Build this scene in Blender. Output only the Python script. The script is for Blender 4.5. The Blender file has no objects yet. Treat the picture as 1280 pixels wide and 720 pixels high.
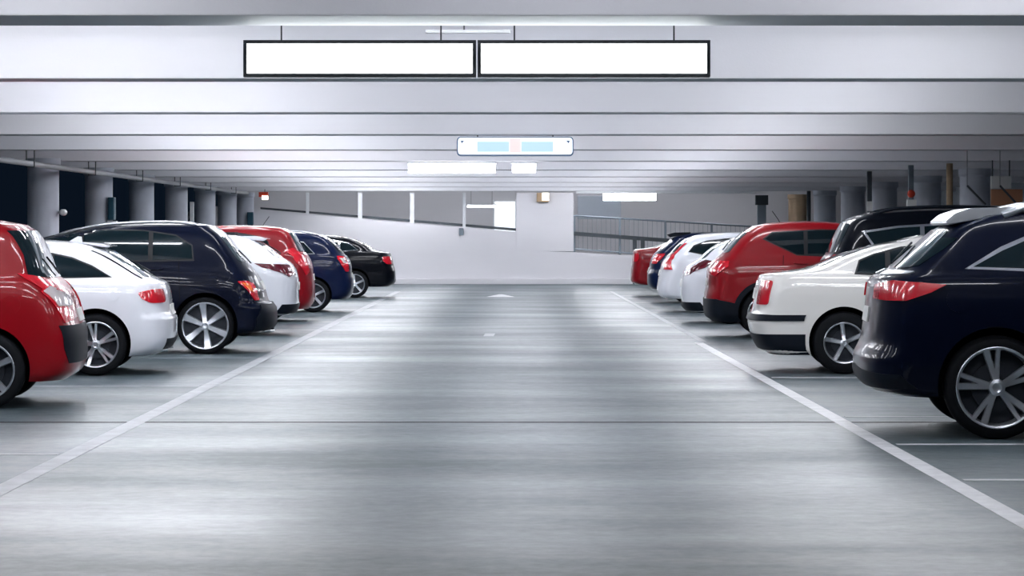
import bpy, bmesh, math, random
from mathutils import Vector, Matrix
from mathutils.bvhtree import BVHTree
random.seed(7)
PI = math.pi
scn = bpy.context.scene
COL = scn.collection

# ---------------------------------------------------------------- camera frame
F = 3300.0          # focal length in px of a 1280 px wide frame
VX, VY = 634.0, 296.0
EYE = 1.45

K = F / 1700.
def Xat(px, d): return (px - VX) * d / F
def Zat(py, d): return EYE - (py - VY) * d / F

# ---------------------------------------------------------------- materials
def newmat(name):
    m = bpy.data.materials.new(name); m.use_nodes = True
    return m, m.node_tree, m.node_tree.nodes['Principled BSDF']

def pbr(name, col, rough=.5, metal=0., coat=0., spec=.5, bump=0., scale=40., var=0., emit=None, es=0., coatr=.04, coation=1.5):
    m, nt, b = newmat(name)
    b.inputs['Base Color'].default_value = (*col, 1)
    b.inputs['Roughness'].default_value = rough
    b.inputs['Metallic'].default_value = metal
    b.inputs['Coat Weight'].default_value = coat
    b.inputs['Coat Roughness'].default_value = coatr; b.inputs['Coat IOR'].default_value = coation
    b.inputs['Specular IOR Level'].default_value = spec
    if emit:
        b.inputs['Emission Color'].default_value = (*emit, 1)
        b.inputs['Emission Strength'].default_value = es
    if bump or var:
        tc = nt.nodes.new('ShaderNodeTexCoord')
        n = nt.nodes.new('ShaderNodeTexNoise'); n.inputs['Scale'].default_value = scale
        n.inputs['Detail'].default_value = 5
        nt.links.new(tc.outputs['Object'], n.inputs['Vector'])
        if bump:
            bp = nt.nodes.new('ShaderNodeBump'); bp.inputs['Strength'].default_value = bump
            bp.inputs['Distance'].default_value = .01
            nt.links.new(n.outputs['Fac'], bp.inputs['Height']); nt.links.new(bp.outputs['Normal'], b.inputs['Normal'])
        if var:
            mx = nt.nodes.new('ShaderNodeMix'); mx.data_type = 'RGBA'
            mx.inputs[6].default_value = (*[c * (1 - var) for c in col], 1)
            mx.inputs[7].default_value = (*[min(1, c * (1 + var * .5)) for c in col], 1)
            nt.links.new(n.outputs['Fac'], mx.inputs[0]); nt.links.new(mx.outputs[2], b.inputs['Base Color'])
    return m

M = {}
M['tyre'] = pbr('tyre_rubber', (.005, .006, .008), .75, spec=.15)
M['alloy'] = pbr('alloy', (.62, .65, .70), .28, metal=.85)
M['darkmetal'] = pbr('brake_metal', (.03, .035, .045), .5, metal=.6)
M['archblack'] = pbr('arch_black', (.003, .004, .006), .9, spec=.1)
M['trim'] = pbr('black_plastic', (.004, .007, .013), .55, spec=.15)
M['rubber'] = pbr('window_rubber', (.004, .005, .008), .5, spec=.3)
M['chrome'] = pbr('chrome', (.85, .87, .9), .16, metal=1.)
M['silver'] = pbr('silver_rail', (.55, .58, .62), .3, metal=.8)
M['glass'] = pbr('tinted_glass', (.003, .010, .014), .04, spec=.4)
M['glass_light'] = pbr('rear_glass', (.02, .05, .06), .05, spec=1.0, coat=1.)
M['lamp_red'] = pbr('lamp_red', (.55, .006, .018), .18, coat=1., spec=.6)
M['lamp_darkred'] = pbr('lamp_dark_red', (.10, .002, .01), .15, coat=1.)
M['lamp_clear'] = pbr('lamp_clear', (.55, .50, .50), .15, coat=1.)
M['lamp_orange'] = pbr('lamp_orange', (.75, .14, .02), .18, coat=1.)
M['plate'] = pbr('number_plate_white', (.7, .7, .68), .5)
M['seam'] = pbr('panel_gap', (.004, .004, .006), .8, spec=.1)
PAINT = {
 'red': pbr('paint_red', (.23, .0015, .006), .35, coat=.6, spec=.15, coation=1.4),
 'darkred': pbr('paint_deep_red', (.20, .002, .007), .35, coat=.6, spec=.15, coation=1.4),
 'white': pbr('paint_white', (.78, .80, .86), .4, coat=1., spec=.5),
 'cream': pbr('paint_cream', (.76, .75, .72), .4, coat=1., spec=.5),
 'navy': pbr('paint_navy', (.002, .004, .014), .3, coat=.5, spec=.05, coation=1.33),
 'black': pbr('paint_black', (.002, .003, .006), .3, coat=.5, spec=.05, coation=1.33),
 'blue': pbr('paint_blue', (.003, .008, .035), .3, coat=.5, spec=.08, coation=1.35),
}
M['white_metal'] = pbr('white_metal', (.75, .77, .8), .45)
M['grey_metal'] = pbr('grey_metal', (.20, .24, .28), .5, metal=.3)
M['dark_metal'] = pbr('dark_steel', (.05, .06, .07), .5, metal=.3)
M['frame_black'] = pbr('frame_black', (.012, .015, .02), .4)
M['pipe'] = pbr('pipe_grey', (.33, .34, .35), .5, bump=.1)
M['tan'] = pbr('tan_paint', (.42, .30, .19), .6, var=.3, scale=3)
M['orange'] = pbr('orange_board', (.36, .17, .09), .6)
M['teal'] = pbr('teal_box', (.01, .07, .11), .5)
M['red_plastic'] = pbr('red_plastic', (.6, .05, .02), .4)
M['lit'] = pbr('lit_panel', (.9, .9, .9), .5, emit=(.93, .98, 1), es=9.)
M['lit_front'] = pbr('lit_box_front', (.9, .9, .9), .5, emit=(.93, .98, 1), es=6.)
M['tube'] = pbr('fluorescent_tube', (.9, .9, .9), .5, emit=(.94, .95, 1.0), es=44.)
M['tube_dim'] = pbr('fluorescent_tube_weak', (.9, .9, .9), .5, emit=(.92, .93, 1.0), es=22.)  # weaker output, for the middle row added to lift the beam centres
M['tube_far'] = pbr('fluorescent_tube_far', (.9, .9, .9), .5, emit=(.95, .96, 1.0), es=8.)
M['sign_white'] = pbr('sign_lit_white', (.7, .75, .8), .5, emit=(.92, .97, 1), es=.6)  # lit sign face; also the glow of the doorway panel
M['sign_blue'] = pbr('sign_lit_blue', (.18, .30, .45), .5, emit=(.5, .68, .88), es=.62)
M['sign_pink'] = pbr('sign_lit_pink', (.5, .25, .25), .5, emit=(1, .72, .72), es=.62)
M['sign_edge'] = pbr('sign_edge_blue', (.08, .14, .26), .4)
M['warm'] = pbr('warm_lamp', (.9, .85, .7), .5, emit=(1, .93, .78), es=2.2)

def concrete(name, col, var, scale, rough, bump, stretch=(1, 1, 1), spec=.4):
    m, nt, b = newmat(name); L = nt.links.new; N = nt.nodes.new
    tc = N('ShaderNodeTexCoord'); mp = N('ShaderNodeMapping'); mp.inputs['Scale'].default_value = stretch
    L(tc.outputs['Object'], mp.inputs['Vector'])
    n = N('ShaderNodeTexNoise'); n.inputs['Scale'].default_value = scale; n.inputs['Detail'].default_value = 7
    n.inputs['Roughness'].default_value = .6
    L(mp.outputs['Vector'], n.inputs['Vector'])
    r = N('ShaderNodeValToRGB'); r.color_ramp.elements[0].position = .3; r.color_ramp.elements[1].position = .7
    r.color_ramp.elements[0].color = (*[c * (1 - var) for c in col], 1)
    r.color_ramp.elements[1].color = (*col, 1)
    L(n.outputs['Fac'], r.inputs['Fac']); L(r.outputs['Color'], b.inputs['Base Color'])
    b.inputs['Roughness'].default_value = rough; b.inputs['Specular IOR Level'].default_value = spec
    n2 = N('ShaderNodeTexNoise'); n2.inputs['Scale'].default_value = 60; n2.inputs['Detail'].default_value = 4
    L(tc.outputs['Object'], n2.inputs['Vector'])
    bp = N('ShaderNodeBump'); bp.inputs['Strength'].default_value = bump; bp.inputs['Distance'].default_value = .006
    L(n2.outputs['Fac'], bp.inputs['Height']); L(bp.outputs['Normal'], b.inputs['Normal'])
    return m
M['beam'] = concrete('painted_beam', (.86, .86, .90), .07, .9, .6, .15, (.25, 1, 1))
M['slab'] = concrete('ceiling_slab', (.60, .62, .68), .12, .8, .7, .15)
M['column'] = concrete('column_concrete', (.50, .53, .60), .14, 2.2, .6, .2)
M['wallwhite'] = concrete('wall_white_paint', (.72, .71, .74), .06, .5, .7, .2, (.4, 1, 2))
M['wallgrey'] = concrete('wall_grey', (.36, .40, .45), .15, .7, .7, .2)
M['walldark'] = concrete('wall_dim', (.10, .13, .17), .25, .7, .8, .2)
M['line'] = concrete('line_paint', (.80, .80, .82), .28, 6, .5, .2)
M['line_worn_dulled'] = concrete('line_paint_worn_dulled', (.34, .36, .39), .35, 5, .5, .2)  # worn marks, and the left line dulled against the bright floor

def floor_mat():
    m, nt, b = newmat('floor_concrete'); L = nt.links.new; N = nt.nodes.new
    tc = N('ShaderNodeTexCoord')
    def noise(scale, stretch, det=6, rough=.6):
        mp = N('ShaderNodeMapping'); mp.inputs['Scale'].default_value = stretch
        L(tc.outputs['Object'], mp.inputs['Vector'])
        n = N('ShaderNodeTexNoise'); n.inputs['Scale'].default_value = scale; n.inputs['Detail'].default_value = det
        n.inputs['Roughness'].default_value = rough
        L(mp.outputs['Vector'], n.inputs['Vector']); return n.outputs['Fac']
    a = noise(1.0, (.22, .5, 1)); s = noise(1.6, (.12, 1.2, 1), 4); f = noise(9, (1, 1, 1), 8, .7)
    def mul(x, k):
        q = N('ShaderNodeMath'); q.operation = 'MULTIPLY'; L(x, q.inputs[0]); q.inputs[1].default_value = k; return q.outputs[0]
    def add(x, y):
        q = N('ShaderNodeMath'); q.operation = 'ADD'; L(x, q.inputs[0]); L(y, q.inputs[1]); return q.outputs[0]
    tot = add(add(mul(a, .62), mul(s, .12)), mul(f, .26))
    r = N('ShaderNodeValToRGB'); e = r.color_ramp.elements
    e[0].position = .38; e[0].color = (.032, .056, .066, 1)
    e[1].position = .62; e[1].color = (.098, .128, .142, 1)
    L(tot, r.inputs['Fac']); L(r.outputs['Color'], b.inputs['Base Color'])
    rr = N('ShaderNodeMapRange'); L(tot, rr.inputs['Value'])
    rr.inputs['From Min'].default_value = .38; rr.inputs['From Max'].default_value = .62
    rr.inputs['To Min'].default_value = .52; rr.inputs['To Max'].default_value = .36
    L(rr.outputs['Result'], b.inputs['Roughness'])
    b.inputs['Specular IOR Level'].default_value = .5
    bp = N('ShaderNodeBump'); bp.inputs['Strength'].default_value = .12; bp.inputs['Distance'].default_value = .01
    L(f, bp.inputs['Height']); L(bp.outputs['Normal'], b.inputs['Normal'])
    return m
M['floor'] = floor_mat()

# ---------------------------------------------------------------- object helpers
def link(name, bm, mat, parent=None, smooth=False, angle=None):
    me = bpy.data.meshes.new(name)
    bmesh.ops.recalc_face_normals(bm, faces=bm.faces)
    bm.to_mesh(me); bm.free()
    for mt in (mat if isinstance(mat, (list, tuple)) else [mat]): me.materials.append(mt)
    if smooth or angle:
        for p in me.polygons: p.use_smooth = True
        if angle: me.set_sharp_from_angle(angle=math.radians(angle))
    o = bpy.data.objects.new(name, me); COL.objects.link(o)
    if parent: o.parent = parent
    return o

def thing(name, label, cat, loc=(0, 0, 0), rz=0., group=None):
    o = bpy.data.objects.new(name, None); COL.objects.link(o)
    o.empty_display_size = .1
    o.location = loc; o.rotation_euler = (0, 0, rz); tag(o, label, cat, group)
    return o
def tag(o, label, cat, group=None):
    o['label'] = label; o['category'] = cat
    if group: o['group'] = group
    return o
def struct(name, bm, mat, **k):
    o = link(name, bm, mat, **k); o['kind'] = 'structure'; return o

def box(bm, x0, x1, y0, y1, z0, z1, bev=0.):
    r = bmesh.ops.create_cube(bm, size=1.)
    vs = r['verts']
    for v in vs:
        v.co = Vector(((x0 + x1) / 2 + v.co.x * (x1 - x0), (y0 + y1) / 2 + v.co.y * (y1 - y0), (z0 + z1) / 2 + v.co.z * (z1 - z0)))
    if bev:
        es = {e for v in vs for e in v.link_edges}
        bmesh.ops.bevel(bm, geom=list(es), offset=bev, segments=2, affect='EDGES', profile=.6)
    return bm
def bx(*a, **k): return box(bmesh.new(), *a, **k)

def tube(bm, pts, r, seg=10):
    pts = [Vector(p) for p in pts]
    rings = []
    for i, p in enumerate(pts):
        t = (pts[min(i + 1, len(pts) - 1)] - pts[max(i - 1, 0)]).normalized()
        up = Vector((0, 0, 1)) if abs(t.z) < .9 else Vector((1, 0, 0))
        a = t.cross(up).normalized(); b = t.cross(a)
        rings.append([bm.verts.new(p + (a * math.cos(2 * PI * k / seg) + b * math.sin(2 * PI * k / seg)) * r) for k in range(seg)])
    for i in range(len(rings) - 1):
        for k in range(seg):
            bm.faces.new((rings[i][k], rings[i][(k + 1) % seg], rings[i + 1][(k + 1) % seg], rings[i + 1][k]))
    bm.faces.new(rings[0]); bm.faces.new(rings[-1][::-1])
    return bm

def lathe(bm, prof, seg=48, axis='y', c=(0, 0, 0), close=False):
    """prof: (axial, radius) pairs, turned round the axis."""
    rings = []
    for a, r in prof:
        ring = []
        for k in range(seg):
            t = 2 * PI * k / seg
            if axis == 'y': co = (c[0] + r * math.cos(t), c[1] + a, c[2] + r * math.sin(t))
            else: co = (c[0] + r * math.cos(t), c[1] + r * math.sin(t), c[2] + a)
            ring.append(bm.verts.new(co))
        rings.append(ring)
    n = len(rings)
    for i in range(n if close else n - 1):
        A, B = rings[i], rings[(i + 1) % n]
        for k in range(seg):
            bm.faces.new((A[k], A[(k + 1) % seg], B[(k + 1) % seg], B[k]))
    if not close:
        bm.faces.new(rings[0]); bm.faces.new(rings[-1][::-1])
    return bm

def prism(bm, poly, y0, y1):
    """polygon in (x,z) swept along y"""
    A = [bm.verts.new((x, y0, z)) for x, z in poly]; B = [bm.verts.new((x, y1, z)) for x, z in poly]
    n = len(poly)
    bm.faces.new(A); bm.faces.new(B[::-1])
    for i in range(n): bm.faces.new((A[i], A[(i + 1) % n], B[(i + 1) % n], B[i]))
    return bm

# ---------------------------------------------------------------- car builder
def pchip(ys, sub):
    n = len(ys); d = [ys[i + 1] - ys[i] for i in range(n - 1)]
    m = [0.] * n
    for i in range(1, n - 1):
        m[i] = 0. if d[i - 1] * d[i] <= 0 else 2 * d[i - 1] * d[i] / (d[i - 1] + d[i])
    m[0], m[-1] = d[0], d[-1]
    out = []
    for i in range(n - 1):
        for k in range(sub):
            t = k / sub; t2, t3 = t * t, t ** 3
            out.append((2 * t3 - 3 * t2 + 1) * ys[i] + (t3 - 2 * t2 + t) * m[i] + (-2 * t3 + 3 * t2) * ys[i + 1] + (t3 - t2) * m[i + 1])
    out.append(ys[-1]); return out

def clip(poly, ax, lim, keep_less):
    out = []
    n = len(poly)
    for i in range(n):
        a, b = poly[i], poly[(i + 1) % n]
        ia = (a[ax] <= lim) == keep_less; ib = (b[ax] <= lim) == keep_less
        if ia: out.append(a)
        if ia != ib:
            t = (lim - a[ax]) / (b[ax] - a[ax]); out.append((a[0] + (b[0] - a[0]) * t, a[1] + (b[1] - a[1]) * t))
    return out

def outset(poly, d):
    n = len(poly); A = sum(poly[i][0] * poly[(i + 1) % n][1] - poly[(i + 1) % n][0] * poly[i][1] for i in range(n))
    s = 1 if A > 0 else -1; out = []
    for i in range(n):
        p0, p1, p2 = [Vector(poly[j % n]) for j in (i - 1, i, i + 1)]
        e1 = (p1 - p0).normalized(); e2 = (p2 - p1).normalized()
        n1 = Vector((e1.y, -e1.x)) * s; n2 = Vector((e2.y, -e2.x)) * s
        b = n1 + n2
        if b.length < 1e-6: b = n1
        b.normalize(); k = min(2.2, 1 / max(.3, b.dot(n1)))
        q = p1 + b * d * k; out.append((q.x, q.y))
    return out

def rounded(poly, r=.3, n=3):
    """cut each corner with a small curve (r = share of the edge)"""
    out = []; N = len(poly)
    for i in range(N):
        p0, p1, p2 = [Vector(poly[j % N]) for j in (i - 1, i, i + 1)]
        a = p1.lerp(p0, r * .5); b = p1.lerp(p2, r * .5)
        for k in range(n + 1):
            t = k / n; q = a.lerp(p1, t).lerp(p1.lerp(b, t), t); out.append((q.x, q.y))
    return out

class Car:
    def __init__(s, name, label, cat, W, L, H, belt, rear, paint, over, wb, R, side, px, contact, front=None,
                 rf=(0, 1, 1), wk=None, arch=.045, rr=None, spokes=5, style='single', group=None, cornr=.42, axle_in=.02, yaw=2.5):
        s.W, s.L, s.H, s.belt, s.rear, s.over, s.wb, s.R = W, L, H, belt, rear, over, wb, R
        s.hw = W / 2
        d = F * EYE / (contact - VY); s.d = d
        Xr = Xat(px, d + .35)
        s.root = thing(name, label, cat, (Xr, d + s.hw, 0), 0 if side > 0 else PI, group)
        s.paint = PAINT[paint]; s.near = -1 if side > 0 else 1   # local y side that faces the camera
        zb, z0 = belt, rear[0][1]
        fr = front or [(L - .22, .22), (L - .05, .30), (L, .42), (L - .01, .55), (L - .06, .68), (L - .30, zb - .15),
                       (L - 1.10, zb + .0), (L - 1.32, zb + .10), (L - 1.65, (zb + H) / 2 + .05), (L - 2.0, H - .11), (L - 2.25, H - arch - .03)]
        wk = wk or [.93, .97, .99, 1., 1., .995, .965, .925, .855, .775, .71]
        arc = [0, 0, 0, 0, 0, 0, 0, .0, .012, arch * .6, arch]
        SUB = 5
        rx, rz = pchip([p[0] for p in rear], SUB), pchip([p[1] for p in rear], SUB)
        fx, fz = pchip([p[0] for p in fr], SUB), pchip([p[1] for p in fr], SUB)
        ww, aa = pchip(wk, SUB), pchip(arc, SUB)
        s.rx, s.rz = rx, rz
        bm = bmesh.new(); rings = []
        NR, NS, NF = 16, 34, 12; p = 3.4
        def ring(xr, xf, zr, zf, w, a, ar, af, flat=0.):
            pts = []
            for k in range(NR):
                ph = PI / 2 * k / NR; c = math.cos(ph) ** (2 / p); sn = math.sin(ph) ** (2 / p) if k else 0.
                pts.append((xr + ar * (1 - c), w * sn))
            for k in range(NS + 1):
                pts.append((xr + ar + (xf - af - xr - ar) * k / NS, w))
            for k in range(NF - 1, -1, -1):
                ph = PI / 2 * k / NF; c = math.cos(ph) ** (2 / p); sn = math.sin(ph) ** (2 / p) if k else 0.
                pts.append((xf - af * (1 - c), w * sn))
            out = []
            for x, y in pts:
                t = (x - xr) / (xf - xr); out.append(Vector((x, y, zr + (zf - zr) * t + a * 4 * t * (1 - t))))
            return out
        R_ = []
        n = len(rx)
        for i in range(n):
            t = i / (n - 1)
            ar = cornr if t < .6 else cornr * (1 - .35 * (t - .6) / .4)
            R_.append(ring(rx[i], fx[i], rz[i], fz[i], s.hw * ww[i], aa[i], ar, .6 if t < .6 else .5))
        # side crease: gentle body bulge between wheels
        top = R_[-1]
        cap = []
        for j in range(1, 9):
            t = j / 8; g = math.sin(t * PI / 2); q = []
            for v in top:
                x = v.x; xa, xb = rx[-1] + .22, fx[-1] - .25
                xc = min(max(x, xa), xb)
                q.append(Vector((x + (xc - x) * (1 - math.cos(t * PI / 2)), v.y * math.cos(t * PI / 2), v.z + .032 * g)))
            cap.append(q)
        bot = []
        for j in range(1, 3):
            t = j / 2; bot.append([Vector((v.x + (.15 if v.x < L / 2 else -.15) * t, v.y * (1 - t), v.z)) for v in R_[0]])
        allr = bot[::-1] + R_ + cap
        for sy in (1, -1):
            V = [[bm.verts.new((v.x, v.y * sy, v.z)) for v in r] for r in allr]
            for i in range(len(V) - 1):
                for k in range(len(V[0]) - 1):
                    try: bm.faces.new((V[i][k], V[i][k + 1], V[i + 1][k + 1], V[i + 1][k]))
                    except ValueError: pass
        bmesh.ops.remove_doubles(bm, verts=bm.verts, dist=1e-4)
        bmesh.ops.dissolve_degenerate(bm, edges=bm.edges, dist=1e-5)
        bmesh.ops.holes_fill(bm, edges=[e for e in bm.edges if e.is_boundary], sides=400)
        bmesh.ops.recalc_face_normals(bm, faces=bm.faces)
        s.bvh = BVHTree.FromBMesh(bm)
        # wheel arches
        s.wx = [over, over + wb]; s.ra = R * 1.13
        me = bpy.data.meshes.new('body'); bm.to_mesh(me); bm.free()
        body = bpy.data.objects.new('body', me); COL.objects.link(body)
        cb = bmesh.new()
        for cx in s.wx:
            for sy in (1, -1):
                a0, a1 = (s.hw - .34) * sy, (s.hw + .3) * sy
                tmp = bmesh.new(); lathe(tmp, [(min(a0, a1), s.ra), (max(a0, a1), s.ra)], 56, c=(cx, 0, R + .012))
                m2 = bpy.data.meshes.new('t'); bmesh.ops.recalc_face_normals(tmp, faces=tmp.faces); tmp.to_mesh(m2); tmp.free(); cb.from_mesh(m2); bpy.data.meshes.remove(m2)
        cm = bpy.data.meshes.new('cut'); cb.to_mesh(cm); cb.free()
        cut = bpy.data.objects.new('cut', cm); COL.objects.link(cut)
        md = body.modifiers.new('b', 'BOOLEAN'); md.operation = 'DIFFERENCE'; md.object = cut; md.solver = 'EXACT'
        dg = bpy.context.evaluated_depsgraph_get(); dg.update()
        nm = bpy.data.meshes.new_from_object(body.evaluated_get(dg))
        bpy.data.objects.remove(body); bpy.data.objects.remove(cut); bpy.data.meshes.remove(cm); bpy.data.meshes.remove(me)
        nm.materials.clear(); nm.materials.append(s.paint); nm.materials.append(M['archblack'])
        for pl in nm.polygons:
            pl.use_smooth = True; c = pl.center
            inside = any((c.x - cx) ** 2 + (c.z - R - .012) ** 2 < (s.ra * 1.002) ** 2 and c.z < .9 for cx in s.wx)
            if (inside and abs(c.y) > s.hw - .36) or c.z <= rear[0][1] + .001: pl.material_index = 1
        nm.set_sharp_from_angle(angle=math.radians(38))
        nm.name = 'body'
        b = bpy.data.objects.new('body', nm); COL.objects.link(b); b.parent = s.root; s.body = b
        s.wheels(rr or R * .73, spokes, style, axle_in)
        # a slight skew in the bay, tail turned a little away down the aisle
        s.root.rotation_euler[2] = (0 if side > 0 else PI) + (-1 if side > 0 else 1) * math.radians(yaw)
        a = s.root.rotation_euler[2]; ca, sa = math.cos(a), math.sin(a)
        s.root.location = (0, 0, 0)
        yn = over * sa + s.near * s.hw * ca      # near rear wheel stands at depth d
        y0 = d - yn; x0 = Xr
        for it in range(4):
            e = [VX + F * (x0 + v.co.x * ca - v.co.y * sa) / (y0 + v.co.x * sa + v.co.y * ca) for v in nm.vertices]
            ext = min(e) if side > 0 else max(e); x0 += (px - ext) * (d + .5) / F
        s.root.location = (x0, y0, 0)
        wxp = VX + F * (x0 + over * ca - s.near * s.hw * sa) / (y0 + over * sa + s.near * s.hw * ca)
        print('CAR', name, label[:40], 'wheel px', round(wxp), 'rear', px)

    # ---- projection
    def xr(s, z):
        for i in range(len(s.rz) - 1):
            if s.rz[i] <= z <= s.rz[i + 1]:
                t = (z - s.rz[i]) / max(1e-6, s.rz[i + 1] - s.rz[i]); return s.rx[i] + (s.rx[i + 1] - s.rx[i]) * t
        return s.rx[-1] if z > s.rz[-1] else s.rx[0]
    def cast(s, o, dr, off, back=0.):
        o, dr = Vector(o), Vector(dr).normalized()
        h, n, i, dist = s.bvh.ray_cast(o, dr)
        if h is None:
            h, n, i, dist = s.bvh.find_nearest(o + dr * 2)
            return h
        if n.dot(dr) > 0: n = -n
        return h + n * off
    def map_side(s, sy):
        return lambda a, b, off: s.cast((a, 3 * sy, b), (0, -sy, 0), off)
    def map_rear(s): return lambda a, b, off: s.cast((-3, a, b), (1, 0, 0), off)
    def map_front(s): return lambda a, b, off: s.cast((s.L + 3, a, b), (-1, 0, 0), off)
    def map_wrap(s, sy):
        c = .40
        def f(a, b, off):
            x0 = s.xr(b) if b > .6 else s.xr(.6) * .5 + s.xr(b) * .5
            w = s.hw * (1. if b < s.belt else .9)
            th = min(1, max(0, (a + c) / (2 * c))) * PI / 2
            T = Vector((x0 + max(a, 0), (w + min(a, 0)) * sy, b))
            dr = Vector((math.cos(th), -math.sin(th) * sy, 0))
            return s.cast(T - dr * 2.0, dr, off)
        return f
    def decal(s, bm, poly, mp, off=.004, depth=.012, step=.05):
        t = bmesh.new()
        f = t.faces.new([t.verts.new((a, b, 0)) for a, b in poly])
        for ax in (0, 1):
            lo = min(p[ax] for p in poly); hi = max(p[ax] for p in poly); n = int((hi - lo) / step)
            for k in range(1, n + 1):
                co = [0, 0, 0]; co[ax] = lo + (hi - lo) * k / (n + 1); no = [0, 0, 0]; no[ax] = 1
                bmesh.ops.bisect_plane(t, geom=t.verts[:] + t.edges[:] + t.faces[:], plane_co=co, plane_no=no)
        bmesh.ops.triangulate(t, faces=[f for f in t.faces if len(f.verts) > 4])
        t.verts.ensure_lookup_table(); t.verts.index_update()
        A = [bm.verts.new(mp(v.co.x, v.co.y, off)) for v in t.verts]
        for f in t.faces:
            try: bm.faces.new([A[v.index] for v in f.verts])
            except ValueError: pass
        bl = {}
        for e in t.edges:
            if e.is_boundary:
                for v in e.verts:
                    if v.index not in bl: bl[v.index] = bm.verts.new(mp(v.co.x, v.co.y, off - depth))
                i, j = e.verts[0].index, e.verts[1].index
                try: bm.faces.new((A[i], A[j], bl[j], bl[i]))
                except ValueError: pass
        t.free(); return bm
    def add(s, name, polys, mp, mat, off=.004, depth=.012, label=None, parent=None, step=.05):
        bm = bmesh.new()
        for p in polys: s.decal(bm, p, mp, off, depth, step)
        o = link(name, bm, mat, parent or s.root, angle=40)
        if label: o['label'] = label
        return o
    def both(s, name, poly, mat, wrap=False, **k):
        for sy in (1, -1): s.add(name, [poly], (s.map_wrap if wrap else s.map_side)(sy), mat, **k)
    def wrapfull(s, name, poly, mat, **k):
        """poly in (s,z) for one half, reaching s=-hw; both halves one mesh"""
        bm = bmesh.new()
        for sy in (1, -1): s.decal(bm, poly, s.map_wrap(sy), k.get('off', .006), k.get('depth', .014), .06)
        o = link(name, bm, mat, k.get('parent', s.root), angle=40)
        if k.get('label'): o['label'] = k['label']
        return o

    # ---- wheels
    def wheels(s, rr, spokes, style, axle_in):
        R = s.R; w = .215
        bm = bmesh.new()
        lathe(bm, [(-w / 2, rr * 1.0), (-w / 2 - .004, rr + .02), (-w / 2, R * .93), (-w / 2 + .022, R * .985), (-w / 2 + .05, R), (w / 2 - .05, R),
                   (w / 2 - .022, R * .985), (w / 2, R * .93), (w / 2, rr)], 56, close=True)
        ty = link('tyre', bm, M['tyre'], s.root, smooth=True, angle=50)
        bm = bmesh.new()    # rim: outer lip, barrel, spokes, hub; outside face at -y
        o = -w / 2
        lathe(bm, [(o - .006, rr * 1.02), (o - .010, rr * 1.0), (o - .006, rr * .955), (o + .03, rr * .93), (o + .15, rr * .91), (o + .15, rr * .96), (o + .02, rr * .985)], 56, close=True)
        lathe(bm, [(o + .004, .02), (o - .002, rr * .12), (o + .004, rr * .20), (o + .05, rr * .22)], 24)
        def spoke(ang, w0, w1, r0, r1, tw=0.):
            ca, sa = math.cos(ang), math.sin(ang)
            secs = []
            for k in range(5):
                t = k / 4; r = r0 + (r1 - r0) * t; hwid = (w0 + (w1 - w0) * t) / 2; sh = tw * t
                y = o + .006 + .016 * math.sin(t * PI) - .012 * t
                q = []
                for u, yy in ((-hwid, y + .022), (-hwid * .75, y), (hwid * .75, y), (hwid, y + .022), (hwid * .6, y + .045), (-hwid * .6, y + .045)):
                    u += sh; q.append(bm.verts.new((r * ca - u * sa, yy, r * sa + u * ca)))
                secs.append(q)
            for a, b in zip(secs, secs[1:]):
                for k in range(6): bm.faces.new((a[k], a[(k + 1) % 6], b[(k + 1) % 6], b[k]))
            bm.faces.new(secs[0]); bm.faces.new(secs[-1][::-1])
        for k in range(spokes):
            a = 2 * PI * k / spokes + PI / 2 + .12
            if style == 'double':
                spoke(a, rr * .16, rr * .20, rr * .12, rr * .95, rr * .16); spoke(a, rr * .16, rr * .13, rr * .12, rr * .95, -rr * .14)
            elif style == 'wide': spoke(a, rr * .22, rr * .36, rr * .14, rr * .96)
            else: spoke(a, rr * .20, rr * .25, rr * .14, rr * .96)
        rim = link('rim', bm, M['alloy'], ty, angle=35)
        bm = bmesh.new(); lathe(bm, [(o + .07, .02), (o + .07, rr * .62), (o + .085, rr * .62), (o + .09, rr * .3), (o + .12, rr * .3)], 32)
        lathe(bm, [(o + .125, rr * .3), (o + .125, rr * .93), (o + .14, rr * .93), (o + .14, rr * .3)], 32, close=True)
        br = link('brake_disc', bm, M['darkmetal'], ty, angle=35)
        first = True
        for cx in s.wx:
            for sy in (-1, 1):
                if first: T, cs = ty, []; first = False
                else:
                    T = ty.copy(); COL.objects.link(T)
                    for c in (rim, br):
                        q = c.copy(); COL.objects.link(q); q.parent = T
                T.parent = s.root
                T.location = (cx, (s.hw - axle_in - w / 2) * sy, R)
                T.rotation_euler = (0, .0, 0 if sy < 0 else PI)

    # ---- standard fittings
    def windows(s, dlo, cuts, surround='rubber', sw=.018, gap=.055, mat='glass'):
        for sy in (1, -1):
            s.add('window_surround', [outset(dlo, sw)], s.map_side(sy), M[surround], off=.002,
                  label='chrome strip around the side windows' if surround == 'chrome' else None)
            edges = [-9] + list(cuts) + [99]
            for a, b in zip(edges, edges[1:]):
                q = clip(clip(dlo, 0, a + gap / 2, False), 0, b - gap / 2, True)
                if len(q) > 2: s.add('side_window', [q], s.map_side(sy), M[mat], off=.0045)
    def fittings(s, plate_z=None, light_front=True, seams=(), handles=(), wiper=None, mirror=True, fuel=None, tail_z=None, plate=True):
        L, hw = s.L, s.hw
        zb = s.belt
        H = s.H
        # windscreen
        s.add('windshield', [[(-hw * .74, zb + .10), (hw * .74, zb + .10), (hw * .60, H - .13), (-hw * .60, H - .13)]], s.map_front(), M['glass'])
        s.add('grille', [rounded([(-.42, .38), (.42, .38), (.5, .62), (-.5, .62)])], s.map_front(), M['trim'])
        for sy in (1, -1):
            s.add('headlight', [rounded([(sy * (hw - .02), .64), (sy * (hw - .42), .60), (sy * (hw - .46), .70), (sy * (hw - .05), .78)])], s.map_front(), M['lamp_clear'])
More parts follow.
